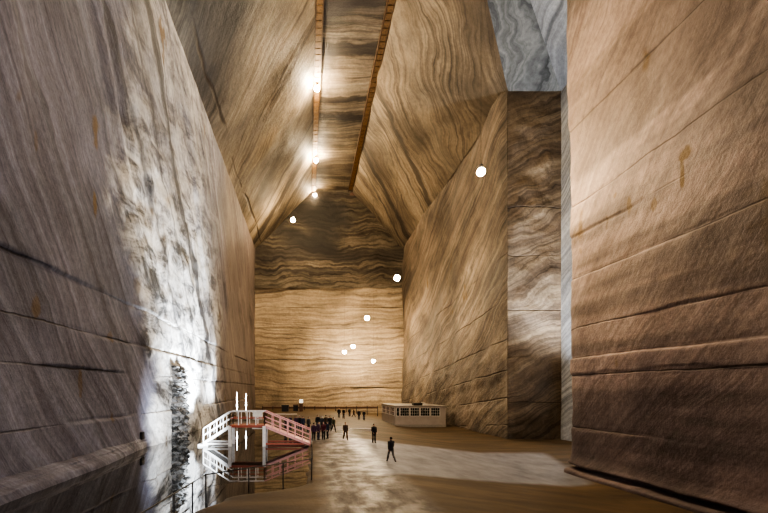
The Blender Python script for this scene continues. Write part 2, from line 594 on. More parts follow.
m_pale2 = salt('salt_pale_slope', (.2, .35, 1), (.9, -.4, 0), dk(PALE, .62), bs=.5, warp=2.5, wscale=.06, warp2=.4, tstretch=.05, fine=4, contrast=1.7, bump=.4, mottle=.25)
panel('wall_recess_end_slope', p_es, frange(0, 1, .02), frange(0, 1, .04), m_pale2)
panel('ceiling_recess', lambda x, y: (x, y, ZC), [C1 - .3, 12.5, 13.4, 14.5], frange(-20, 37, 2), m_ceil)


# near pillar on the right: face X = XP, corner at YP, then its end face
def p_near(t, z):
    R = .3
    XP = 19.9 + .34 * (1 - sstep(0, 34, z))
    d = 0
    y0 = YP
    if t < y0 - R:
        x, y, nx, ny = XP, t, -1, 0
    elif t < y0 - R + R * math.pi / 2:
        a = (t - (y0 - R)) / R
        x, y, nx, ny = XP + R - R * math.cos(a), y0 - R + R * math.sin(a), -math.cos(a), math.sin(a)
    else:
        x, y, nx, ny = XP + R + (t - (y0 - R + R * math.pi / 2)), y0, 0, 1
    face = 1 - sstep(y0 - 1.5, y0, t)
    d += fbm(t, 4, z, .07, 3) * .28 * (.25 + .75 * face) + fbm(t, 1, z, .6, 4) * .06
    d += ledges(t, z, NC, .07, 2.7) + .05 * sstep(6.0, 6.1, z + fbm(t, 0, 3, .3, 3) * .3) * (1 - sstep(7.1, 7.2, z))
    d += .28 * (1 - sstep(-.9, -.2, z + fbm(t, 0, 3, .35, 3) * .25)) + .25 * (1 - sstep(-1.25, -1.15, z)) - .7 * math.exp(-((z + 1.02 + fbm(t, 0, 5, .4, 3) * .12) / .13) ** 2)
    return (x + nx * d, y + ny * d, z)


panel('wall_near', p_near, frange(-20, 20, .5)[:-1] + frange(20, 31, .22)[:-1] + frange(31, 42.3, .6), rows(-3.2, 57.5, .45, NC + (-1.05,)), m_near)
# back end of the chamber behind the viewer
panel('wall_back', lambda x, z: (x, -20 + fbm(x, 1, z, .1, 3) * .3, z), frange(XL - 1, XE + 1, 1.5), frange(-3, 59, 1.5), m_far)

# ------------------------------------------------------------------ floor and pond
POND = [(-16, -22), (-5.2, -22), (-4.9, 9), (-4.6, 14), (-4.35, 16.2), (-3.6, 18.0), (-2.3, 19.0), (-.6, 19.9), (.05, 20.8), (.25, 28), (.15, 37), (.0, 46), (-2.5, 51.5), (-7, 53), (-16, 54)]


def pond_d(x, y):
    """signed distance to the shoreline, positive in the pond"""
    ins = False
    best = 1e9
    n = len(POND)
    for i in range(n):
        x0, y0 = POND[i]
        x1, y1 = POND[(i + 1) % n]
        if (y0 > y) != (y1 > y) and x < (x1 - x0) * (y - y0) / (y1 - y0) + x0:
            ins = not ins
        dx, dy = x1 - x0, y1 - y0
        t = max(0, min(1, ((x - x0) * dx + (y - y0) * dy) / (dx * dx + dy * dy)))
        best = min(best, (x - x0 - t * dx) ** 2 + (y - y0 - t * dy) ** 2)
    return math.sqrt(best) * (1 if ins else -1)


def floor_h(x, y):
    d = pond_d(x, y) + fbm(x, y, 2, .5, 3) * .25 if x < 3 else -9
    z = fz(x) + fbm(x, y, 0, .15, 3) * .035
    return z - 1.0 * sstep(-.25, 1.4, d)


fxs = frange(-15.5, -7, .7)[:-1] + frange(-7, 1.6, .2)[:-1] + frange(1.6, 33, .5)
fys = frange(-21, 8, .8)[:-1] + frange(8, 56, .25)[:-1] + frange(56, 110, .7)
n = NT('mine_floor')
P = n.pos()
X, Y, Z = n.xyz(P)
warp = n.math('MULTIPLY', n.math('SUBTRACT', n.noise(P, .25, 4, .6), .5), 5.0)
# ochre mud
mud = n.ramp(n.noise(n.comb(n.math('MULTIPLY', X, .25), Y, 0.), .55, 7, .62), [(.3, (.036, .023, .012)), (.5, (.072, .046, .022)), (.7, (.12, .078, .040))])
# grey swept salt
gs = n.ramp(n.noise(n.comb(X, n.math('MULTIPLY', Y, .6), 1.), .7, 7, .65), [(.3, (.10, .098, .108)), (.5, (.165, .162, .178)), (.7, (.23, .228, .245))])
# worn, wet walkway
pw = n.ramp(n.noise(n.comb(X, n.math('MULTIPLY', Y, .35), 4.), 1.1, 8, .68), [(.3, (.035, .028, .025)), (.5, (.085, .069, .060)), (.68, (.17, .145, .128))])
xa = n.math('ADD', X, n.math('MULTIPLY', warp, .35))
ya = n.math('ADD', Y, n.math('MULTIPLY', warp, .28))
walk = n.math('MULTIPLY', n.mrange(xa, .2, 1.4), n.mrange(xa, 4.6, 6.0, 1., 0.))
walk = n.math('MULTIPLY', walk, n.mrange(ya, 64, 46, 0., 1.))
# the grey area narrows towards the recess
grey = n.math('MULTIPLY', n.mrange(n.math('SUBTRACT', ya, n.math('MULTIPLY', X, .26)), 21.2, 22.0), n.mrange(ya, 41, 39, 0., 1.))
grey = n.math('MULTIPLY', grey, n.mrange(xa, 3.0, 4.6))
edge = n.math('ADD', X, n.math('MULTIPLY', n.math('SUBTRACT', ya, 30.), -.35))
grey = n.math('MULTIPLY', grey, n.mrange(edge, 20.8, 19.8, 0., 1.))
col = n.mix(walk, mud, pw)
col = n.mix(grey, col, gs)
n.col(col)
wet = n.math('MULTIPLY', n.mrange(n.noise(P, .8, 5, .6), .40, .62), walk)
rg = n.math('SUBTRACT', .66, n.math('MULTIPLY', wet, .24))
n.p.inputs['Specular IOR Level'].default_value = .3
rg = n.math('MULTIPLY_ADD', grey, -.10, rg)
n.rough(rg)
n.bump(n.noise(n.comb(X, n.math('MULTIPLY', Y, .5), 2.), 1.6, 8, .65), .35, .12)
m_floor = n.m
struct(panel('floor', lambda x, y: (x, y, floor_h(x, y)), fxs, fys, m_floor))

n = NT('brine')
n.col((.012, .013, .013))
n.rough(.015)
n.p.inputs['IOR'].default_value = 2.1
n.p.inputs['Specular IOR Level'].default_value = .5
n.bump(n.noise(n.pos(), 1.2, 2, .5), .015, .05)
m_water = n.m
bm = bmesh.new()
vs = [bm.verts.new(p) for p in ((XL - .5, -21, WATER), (1.0, -21, WATER), (1.0, 55, WATER), (XL - .5, 55, WATER))]
bm.faces.new(vs)
w = build('water', bm, m_water)
struct(w, 'still dark mirror-like pond beside the left wall', 'pond')

# ------------------------------------------------------------------ plain materials
m_white = plain('white_paint', (.78, .77, .75), .45)
m_redglow = plain('red_glow_tint', (.34, .075, .04), .5)  # reddish light on the bridge middle, put into the colour
m_pinkglow = plain('pink_glow_tint', (.70, .36, .36), .45)  # white ramp and rails with the red glow painted into them
m_orange = plain('orange_wood', (.30, .11, .045), .6)
m_dmetal = plain('dark_steel', (.035, .033, .032), .45, .6)
m_wood = plain('catwalk_wood', (.07, .034, .012), .7, var=.35, scale=3)
m_wood2 = plain('catwalk_plank_wood', (.16, .085, .028), .7, var=.35, scale=3)
m_cable = plain('cable_black', (.015, .015, .015), .6)
m_kiosk = plain('kiosk_wall_paint', (.36, .31, .27), .6, var=.08, scale=1)
m_kroof = plain('kiosk_roof_paint', (.28, .25, .22), .6)
m_frame = plain('window_frame_paint', (.66, .60, .54), .5)
m_glass = plain('dark_glass', (.012, .020, .018), .12, var=.3)
m_glass2 = plain('pale_glass', (.17, .14, .15), .2, var=.2)
m_dark = plain('dark_box_paint', (.012, .010, .010), .5)
m_conc = plain('pale_kerb', (.55, .50, .46), .7)
m_booth = plain('booth_brown', (.10, .05, .035), .7)
WARM = (1.0, .79, .52)
m_globe = plain('lamp_globe_warm', (.9, .8, .6), .3, emit=WARM, power=1.0)
m_cool = plain('light_tube_white', (.9, .9, .95), .3, emit=(.86, .93, 1.0), power=40)


def warm(power):
    key = 'lamp_globe_%d' % power
    if key in D.materials:
        return D.materials[key]
    return plain(key, (.9, .8, .6), .3, emit=WARM, power=power)


# ------------------------------------------------------------------ catwalks along the ceiling strip
def catwalk(x, w, y0, y1, label, lean=0):
    root = empty('ceiling_catwalk', (x, y0, ZC - .45))
    tag(root, label, 'catwalk', 'wooden catwalks under the ceiling')
    L = y1 - y0
    for s in (-1, 1):
        bm = bmesh.new()
        box(bm, s * w / 2 - .09, s * w / 2 + .09, 0, L, -.14, .55)
        build('side_beam', bm, m_wood, root)
    bm = bmesh.new()
    for k in range(int(L / 1.15)):
        y = .3 + k * 1.15
        box(bm, -w / 2, w / 2, y, y + .98, -.06, .06)
    build('slats', bm, m_wood2, root)
    return root


catwalk(C0 + .15, 1.0, -18, 106.5, 'narrow wooden catwalk carrying lamps along left edge of the ceiling strip')
catwalk(C1 - .15, 1.0, -18, 106.0, 'narrow wooden catwalk without lamps along right edge of the ceiling strip')
bm = bmesh.new()
box(bm, -.6, 13.5, -.35, .35, -.45, .45, .04)
o = build('cross_beam', bm, m_booth)
o.location = (0, 106.6, ZC - .95)
tag(o, 'dark timber beam across the far end of the ceiling strip', 'beam')


# ------------------------------------------------------------------ lamps
def lamp(x, y, z, power, label, r=.42, drop=None, group='warm lamps of the chamber'):
    """hanging globe lamp: canopy shade, socket, globe, cable up to the roof"""
    root = empty('globe_lamp', (x, y, z))
    tag(root, label, 'lamp', group)
    bm = bmesh.new()
    ball(bm, (0, 0, 0), r, r, r, 20, 14)
    build('globe', bm, warm(power), root, True)
    bm = bmesh.new()
    lathe(bm, [(.10, r * 1.9), (.16, r * 1.85), (.20, r * 1.35), (r * .62, r * 1.02), (r * .66, r * .86), (.1, r * .86)], 18)
    build('lamp_socket', bm, m_dmetal, root, True)
    if drop:
        bm = bmesh.new()
        tube(bm, [(0, 0, r * 1.85), (0, 0, drop)], .012, 6)
        build('cable', bm, m_cable, root)
    return root


def at(px, py, Y):
    return ((px - VX) / F * Y, Y, H - (py - VY) / F * Y)


def roof_z(x):
    if x < C0:
        return lerp(ZE, ZC, (x - XL) / (C0 - XL))
    if x < C1:
        return ZC
    return lerp(ZC, 42.9, (x - C1) / (XR - C1))


G1 = 'warm lamps under the left catwalk'
LP = [(317, 80, 68.5, 4200, 'glowing warm lamp under the left catwalk, nearest of the three in view', G1, .42),
      (316, 154, 90, 3600, 'glowing warm lamp under the left catwalk, middle one of three', G1, .42),
      (315, 202, 106.0, 1800, 'glowing warm lamp at the far end of the left catwalk, before the cross beam', G1, .42),
      (293, 220, 92, 2600, 'glowing warm lamp hanging near the left roof slope, left of the ceiling lamps', 'hanging warm lamps', .45),
      (481, 172, 32, 7000, 'largest and brightest hanging lamp, glowing before the right wall', 'hanging warm lamps', .30),
      (397, 278, 62, 2400, 'glowing lamp hanging before the edge where far wall and right wall meet', 'hanging warm lamps', .42),
      (367, 318, 93, 2000, 'glowing lamp hanging alone high before the far wall, above the lower cluster', 'hanging warm lamps', .50),
      (353, 346.5, 98, 1500, 'upper right lamp of the close pair glowing before the far wall', 'hanging warm lamps', .42),
      (344.5, 352, 99, 1500, 'lower left lamp of the close pair glowing before the far wall', 'hanging warm lamps', .42),
      (373.5, 361, 100, 1900, 'lowest glowing lamp before the far wall, right of the close pair', 'hanging warm lamps', .40)]
for px, py, Yd, pw, lab, g, r in LP:
    p = at(px, py, Yd)
    if g == G1:
        lamp(p[0], p[1], ZC - 1.05 - r, pw, lab, r, None, g)
    else:
        lamp(p[0], p[1], p[2], pw, lab, r, roof_z(p[0]) - p[2] - .1, g)
# the rows continue over the viewer's head
lamp(C0 + .15, 46, ZC - 1.47, 6000, 'warm lamp under the left catwalk above the bridge', .42, None, G1)
lamp(C0 + .15, 20, ZC - 1.47, 2500, 'warm lamp under the left catwalk overhead', .42, None, G1)
lamp(13.0, 4.0, 23, 700, 'warm hanging lamp beside the near rock wall', .34, roof_z(13) - 23 - .1, 'hanging warm lamps')


def light(name, typ, loc, energy, color, target=None, size=.5, spot=60, blend=.6):
    l = D.lights.new(name, typ)
    l.energy = energy
    l.color = color
    if typ == 'SPOT':
        l.spot_size = math.radians(spot)
        l.spot_blend = blend
        l.shadow_soft_size = size
    elif typ == 'AREA':
        l.size = size
    else:
        l.shadow_soft_size = size
    o = D.objects.new(name, l)
    C.objects.link(o)
    o.location = loc
    if target:
        o.rotation_euler = (Vector(target) - Vector(loc)).to_track_quat('-Z', 'Y').to_euler()
    return o


COOL = (.84, .92, 1.0)
# white floods at the pond aimed up the left wall
light('pond_spot', 'SPOT', (-8.6, 47, .5), 150000, COOL, (XL, 45, 11), .3, 95, .9)
light('pond_spot', 'SPOT', (-9.8, 62, 1.5), 50000, COOL, (XL, 50, 14), .3, 80, .9)
light('bridge_fill', 'SPOT', (-3.0, 24, 1.2), 3000, (1.0, .95, .92), (-4.2, 36, 1.8), .3, 60, .7)  # added fill to brighten the bridge, no fixture stands here
light('pond_spot', 'SPOT', (-7.5, 31, .4), 20000, COOL, (XL, 41, 5), .3, 80, .9)  # extra spot added to brighten the rock column
# cold light from the recess behind the pillar
light('recess_flood', 'SPOT', (30.5, 41, 1), 165000, (.86, .92, 1.0), (32.0, 48, 30), .4, 80, .8)
# unseen fill spots added behind the viewer to lift the walls and floor
light('rear_fill', 'SPOT', (4, -10, 10), 25000, (.86, .86, 1.0), (XL, 22, 16), 1.0, 105, .9)
light('rear_fill', 'SPOT', (2, -12, 10), 3500, (1.0, .80, .62), (XP, 18, 13), 1.0, 110, .9)
light('rear_fill', 'SPOT', (6, -10, 12), 7000, (1.0, .84, .66), (10, 50, 2), 1.0, 90, .9)
light('chamber_fill', 'POINT', (6, 60, 40), 1500, (1.0, .92, .82), None, 3)
light('chamber_fill', 'POINT', (4, 15, 38), 2500, (.92, .92, .96), None, 3)

# ------------------------------------------------------------------ footbridge over the pond
def footbridge():
    yf, yb = 35.0, 36.5
    A, B, Cx, E = (-9.05, .22), (-6.75, 1.72), (-3.72, 1.72), (.28, .10)
    root = empty('footbridge', (0, 0, 0))
    tag(root, 'white wooden footbridge with red-lit tones and sloping ramps over the pond', 'bridge')

    def slab(name, p, q, th, mat):
        bm = bmesh.new()
        v = []
        for (x, z) in (p, q):
            for y in (yf - .05, yb + .05):
                for dz in (0, -th):
                    v.append(bm.verts.new((x, y, z + dz)))
        for f in ((0, 1, 3, 2), (4, 6, 7, 5), (0, 4, 5, 1), (2, 3, 7, 6), (0, 2, 6, 4), (1, 5, 7, 3)):
            bm.faces.new([v[i] for i in f])
        return build(name, bm, mat, root)
    slab('deck', B, Cx, .16, m_orange)
    slab('ramp', A, B, .14, m_white)
    slab('ramp', Cx, E, .14, m_pinkglow)
    # stringers seen on both sides
    for y in (yf - .10, yb + .10):
        for (p, q, m, nm) in ((A, B, m_white, 'stringer'), (B, Cx, m_redglow, 'fascia_beam'), (Cx, E, m_pinkglow, 'stringer')):
            bm = bmesh.new()
            bar(bm, (p[0], y, p[1] - .10), (q[0], y, q[1] - .08), .10, .20)
            build(nm, bm, m, root)
        for (x0, x1, m) in ((A[0], B[0], m_white), (Cx[0], E[0] - .5, m_redglow)):
            bm = bmesh.new()
            bar(bm, (x0, y, .10), (x1, y, .10), .09, .16)
            build('tie_beam', bm, m, root)
        for x in (B[0] + .02, Cx[0] - .02):
            bm = bmesh.new()
            box(bm, x - .14, x + .14, y - .09, y + .09, -1.05, 1.66, .02)
            build('support_post', bm, m_white, root)
    bm = bmesh.new()
    box(bm, A[0] - .5, A[0] + .4, yf - .1, yb + .1, -1.05, .06, .05)
    build('landing_block', bm, m_white, root)

    def railing(p, q, y, npan, nmid, mp, mr, ht=1.2):
        bm = bmesh.new()
        bar(bm, (p[0], y, p[1] + ht), (q[0], y, q[1] + ht), .09, .09)
        r = build('railing', bm, mp, root)
        for k in range(npan + 1):
            t = k / npan
            x, z = lerp(p[0], q[0], t), lerp(p[1], q[1], t)
            bm = bmesh.new()
            box(bm, x - .042, x + .042, y - .042, y + .042, z - .05, z + ht - .02)
            build('post', bm, mp, r)
        for m in range(nmid):
            f = ht * (m + 1) / (nmid + 1)
            bm = bmesh.new()
            bar(bm, (p[0], y, p[1] + f), (q[0], y, q[1] + f), .05, .075)
            build('mid_rail', bm, mr, r)
    for y in (yf, yb):
        railing(A, B, y, 4, 1, m_white, m_white)
        railing(B, Cx, y, 4, 1, m_white, m_redglow)
        railing(Cx, E, y, 6, 2 if y == yf else 1, m_pinkglow, m_pinkglow)


footbridge()

# ------------------------------------------------------------------ handrail along the pond shore
root = empty('shore_railing', (0, 0, 0))
tag(root, 'thin dark metal handrail with posts along the near pond shore', 'railing')
RP = [(-5.3, 7.6), (-5.1, 9.8), (-4.95, 11.9), (-4.72, 14.2), (-4.55, 15.9), (-4.40, 17.4), (-2.75, 18.9), (-1.2, 20.1), (.25, 21.4), (.36, 28.0), (.36, 33.6)]
RT = 1.12
bm = bmesh.new()
tube(bm, [(x, y, RT) for x, y in RP], .028, 8)
build('top_rail', bm, m_dmetal, root, True)
bm = bmesh.new()
tube(bm, [(x, y, RT * .52) for x, y in RP], .012, 6)
build('mid_rail', bm, m_dmetal, root, True)
for x, y in RP:
    bm = bmesh.new()
    tube(bm, [(x, y, floor_h(x, y) - .12), (x, y, RT)], .030, 8)
    ball(bm, (x, y, RT), .036, .036, .036, 10, 8)
    build('post', bm, m_dmetal, root, True)

# ------------------------------------------------------------------ dark rock seam on the left wall, box on the wall


def seam(name):
    us, vs = frange(0, 1, .055), frange(0, 1, .009)

    def f(u, v):
        z = lerp(-.9, 7.5, v)
        wv = .25 * fbm(0, 3, z, .9, 3)
        y0 = 39.6 + .6 * sstep(2, 7, z) + wv
        y1 = 44.9 - 1.2 * sstep(2, 7, z) + .6 * fbm(2, 1, z, 1.3, 3)
        y = lerp(y0, y1, u)
        e = min(1, min(u, 1 - u) / .12, (1 - v) / .04)
        d = (.50 + .55 * fbm(y, 1, z * 1.8, 1.3, 4) + .2 * fbm(y, 5, z * 2.5, 3.5, 3)) * max(e, 0) - .3 * (1 - max(e, 0))
        bx = p_left(y, z)[0]
        return (bx + d * .9, y, z)
    co = [f(u, v) for v in vs for u in us]
    nu, nv = len(us), len(vs)
    me = D.meshes.new(name)
    me.from_pydata(co, [], [(j * nu + i, j * nu + i + 1, (j + 1) * nu + i + 1, (j + 1) * nu + i) for j in range(nv - 1) for i in range(nu - 1)])
    return link(name, me, m_rock)


tag(seam('rock_outcrop'), 'jagged dark rock column rising from the pond against the white left wall', 'rock')

yb_, zb_ = 33.7, .95
bx_ = p_left(yb_, zb_)[0]
root = empty('junction_box', (bx_, yb_, zb_))
tag(root, 'small black box fixed low on the left wall above the water', 'box')
bm = bmesh.new()
box(bm, -.12, .16, -.28, .28, -.32, .32, .03)
build('housing', bm, m_dark, root)
bm = bmesh.new()
box(bm, .16, .19, -.22, .22, -.26, .26, .01)
build('cover', bm, m_dmetal, root)

# ------------------------------------------------------------------ white light masts behind the bridge


def light_mast(px, Yd, label, top):
    x = (px - VX) / F * Yd
    root = empty('light_mast', (x, Yd, floor_h(x, Yd)))
    tag(root, label, 'lamp', 'white light masts behind the bridge')
    bm = bmesh.new()
    lathe(bm, [(.26, 0), (.26, .05), (.10, .12), (.06, .2)], 14)
    build('base', bm, m_dmetal, root, True)
    bm = bmesh.new()
    lathe(bm, [(.055, .1), (.05, 1.5)], 12)
    build('pole', bm, m_white, root, True)
    bm = bmesh.new()
    lathe(bm, [(.04, 1.45), (.06, 1.9), (.10, 2.45), (.06, 2.9), (.06, 3.4), (.035, top - .3), (.01, top)], 16)
    build('light_tube', bm, m_cool, root, True)
    return root


light_mast(237, 63, 'slim white glowing light mast behind the bridge, the one nearer the left wall', 4.5)
light_mast(246, 63, 'slim white glowing light mast behind the bridge, the one farther from the left wall', 4.3)

# ------------------------------------------------------------------ pale walled kiosk on the right


def kiosk():
    x0, x1, y0, y1 = 15.0, 23.6, 68.0, 80.0
    zt = 1.98
    root = empty('kiosk', (x0, y0, -1.2))
    root.location = (0, 0, 0)
    tag(root, 'long low pale kiosk with dark window strip against the right wall', 'kiosk')
    bm = bmesh.new()
    box(bm, x0, x1, y0, y1, -2.6, zt, .04)
    build('wall', bm, m_kiosk, root)
    bm = bmesh.new()
    box(bm, x0 - .10, x1 + .10, y0 - .12, y1 + .1, zt, zt + .14, .03)
    build('roof', bm, m_kroof, root)
    bm = bmesh.new()
    box(bm, x0 - .04, x1 + .04, y0 - .05, y1, -2.6, -1.05, .01)
    build('plinth', bm, m_kroof, root)
    za, zb = .42, 1.74

    def window(axis, a, b, glass, nx, ny):
        bm = bmesh.new()
        w = .07

        def bx(p, q, r, s, dep):
            if axis == 'x':
                box(bm, p, q, y0 - dep, y0 + .02, r, s)
            else:
                box(bm, x0 - dep, x0 + .02, p, q, r, s)
        bx(a, b, za - w, za, .06)
        bx(a, b, zb, zb + w, .06)
        bx(a, a + w, za, zb, .06)
        bx(b - w, b, za, zb, .06)
        for k in range(1, nx):
            c = lerp(a, b, k / nx)
            bx(c - .018, c + .018, za, zb, .045)
        for k in range(1, ny):
            c = lerp(za, zb, k / ny)
            bx(a, b, c - .018, c + .018, .045)
        fr = build('window', bm, m_frame, root)
        bm = bmesh.new()
        if axis == 'x':
            box(bm, a + .02, b - .02, y0 - .03, y0 + .01, za, zb)
        else:
            box(bm, x0 - .03, x0 + .01, a + .02, b - .02, za, zb)
        build('pane', bm, glass, fr)
    X = lambda px: (px - VX) / F * y0
    window('x', X(396.3), X(399.4), m_glass, 1, 2)
    for a, b in ((400, 409.2), (410, 419.3), (420.4, 429.8), (430.7, 439.9)):
        window('x', X(a), X(b), m_glass, 4, 3)
    for a, b in ((68.5, 72.0), (72.3, 75.6), (75.9, 79.4)):
        window('y', a, b, m_glass2, 3, 2)
    # things lying on its roof
    zr = zt + .14
    bm = bmesh.new()
    box(bm, X(415.5), X(424.5), y0 + 1.2, y0 + 2.4, zr, zr + .42, .03)
    c = build('crate', bm, m_dark)
    tag(c, 'dark flat crate lying on the kiosk roof', 'crate')
    bm = bmesh.new()
    xa, xb = X(425.5), X(436)
    v = [bm.verts.new(p) for p in ((xa, y0 + 1.0, zr + .55), (xb, y0 + 1.0, zr + .02), (xb, y0 + 2.6, zr + .02), (xa, y0 + 2.6, zr + .55))]
    bm.faces.new(v)
    r = bmesh.ops.extrude_face_region(bm, geom=bm.faces[:])
    for q in r['geom']:
        if isinstance(q, bmesh.types.BMVert):
            q.co.z -= .07 if q.co.z > zr + .3 else .018
    bb = build('board', bm, m_conc)
    tag(bb, 'pale board leaning on the dark crate on the kiosk roof', 'board')


kiosk()

# ------------------------------------------------------------------ kerbs and low things before the far wall


def kerb(px0, px1, Yd, z, h, label, group=None):
    xa, xb = (px0 - VX) / F * Yd, (px1 - VX) / F * Yd
    bm = bmesh.new()
    box(bm, xa, xb, Yd - .15, Yd + .15, z - .3, z + h, .03)
    o = build('kerb', bm, m_conc)
    tag(o, label, 'kerb')


kerb(344, 372, 50, fz(6.5), .16, 'thin pale kerb across the floor behind the lone dark walker')
kerb(271, 297, 78, 0, .22, 'pale low kerb seen above the right ramp of the bridge')

Yb = 96.0
root = empty('barrier', (0, Yb, 0))
tag(root, 'long low dark wooden barrier along the foot of the far wall', 'barrier')
bm = bmesh.new()
xa, xb = (262 - VX) / F * Yb, (378 - VX) / F * Yb
box(bm, xa, xb, -.05, .05, .35, .80)
build('board_panel', bm, m_booth, root)
k = 0
for x in frange(xa + .1, xb - .1, 2.6):
    bm = bmesh.new()
    box(bm, x - .07, x + .07, -.10, .10, fz(x) - .2, .95, .01)
    build('post', bm, m_dark, root)


def stall(px0, px1, Yd, h, mats, label, name='stall', emit=None):
    xa, xb = (px0 - VX) / F * Yd, (px1 - VX) / F * Yd
    root = empty(name, (0, Yd, 0))
    tag(root, label, name.replace('_', ' '))
    bm = bmesh.new()
    box(bm, xa + .08, xb - .08, -.5, .5, -.1, h * .82, .02)
    build('counter', bm, mats[0], root)
    bm = bmesh.new()
    box(bm, xa, xb, -.6, .6, h * .82, h, .02)
    build('counter_top', bm, mats[1], root)
    return root


stall(252.5, 263, 66, 1.35, (m_white, m_white), 'small bright white stall standing behind the middle of the bridge')
stall(281.5, 289, 90, 1.45, (m_dark, m_dark), 'small dark stall before the far wall, above the bridge ramp')
stall(293, 298.4, 92, 1.5, (m_dark, m_booth), 'narrow dark brown stall beside the white lit box')
root = stall(299, 303.2, 90, 1.9, (m_booth, m_booth), 'brown pedestal under a white lit box before the far wall', 'pedestal')
bm = bmesh.new()
xa, xb = (299.3 - VX) / F * 90, (302.9 - VX) / F * 90
bmx = box(bm, xa, xb, 89.6, 90.4, 1.9 * 1.0, 1.9 + .75, .06)
o = build('light_box', bm, plain('light_box_face', (.9, .9, .85), .4, emit=(1, .95, .85), power=2.2))
tag(o, 'small white lit box standing on a brown pedestal', 'light box')

# ------------------------------------------------------------------ people
m_skin = plain('skin', (.42, .25, .18), .55)
m_shoe = plain('shoe_leather', (.02, .016, .014), .5)
m_eye = plain('eye', (.02, .015, .012), .2)
HAIR = [plain('hair_dark', (.018, .012, .009), .5), plain('hair_brown', (.07, .04, .022), .5), plain('hair_grey', (.20, .19, .18), .5)]
DARKS = {'black': (.012, .012, .014), 'navy': (.016, .022, .05), 'charcoal': (.035, .035, .038), 'brown': (.065, .040, .028),
         'purple': (.06, .025, .06), 'maroon': (.10, .02, .028), 'olive': (.045, .045, .024), 'grey': (.11, .11, .115), 'jeans': (.035, .05, .09)}
CM = {k: plain('cloth_' + k, v, .85) for k, v in DARKS.items()}


def remeshed(name, bm, voxel, smooth=4):
    bmesh.ops.recalc_face_normals(bm, faces=bm.faces)
    me = D.meshes.new(name + '_raw')
    bm.to_mesh(me)
    bm.free()
    o = D.objects.new(name + '_raw', me)
    C.objects.link(o)
    m = o.modifiers.new('r', 'REMESH')
    m.mode = 'VOXEL'
    m.voxel_size = voxel
    m.use_smooth_shade = True
    s = o.modifiers.new('s', 'SMOOTH')
    s.factor = .5
    s.iterations = smooth
    dg = bpy.context.evaluated_depsgraph_get()
    dg.update()
    out = D.meshes.new_from_object(o.evaluated_get(dg))
    out.name = name
    D.objects.remove(o)
    D.meshes.remove(me)
    out.materials.clear()
    return out


def ring(c, rx, ry):
    return (c, rx, ry, (1, 0, 0), (0, 1, 0))


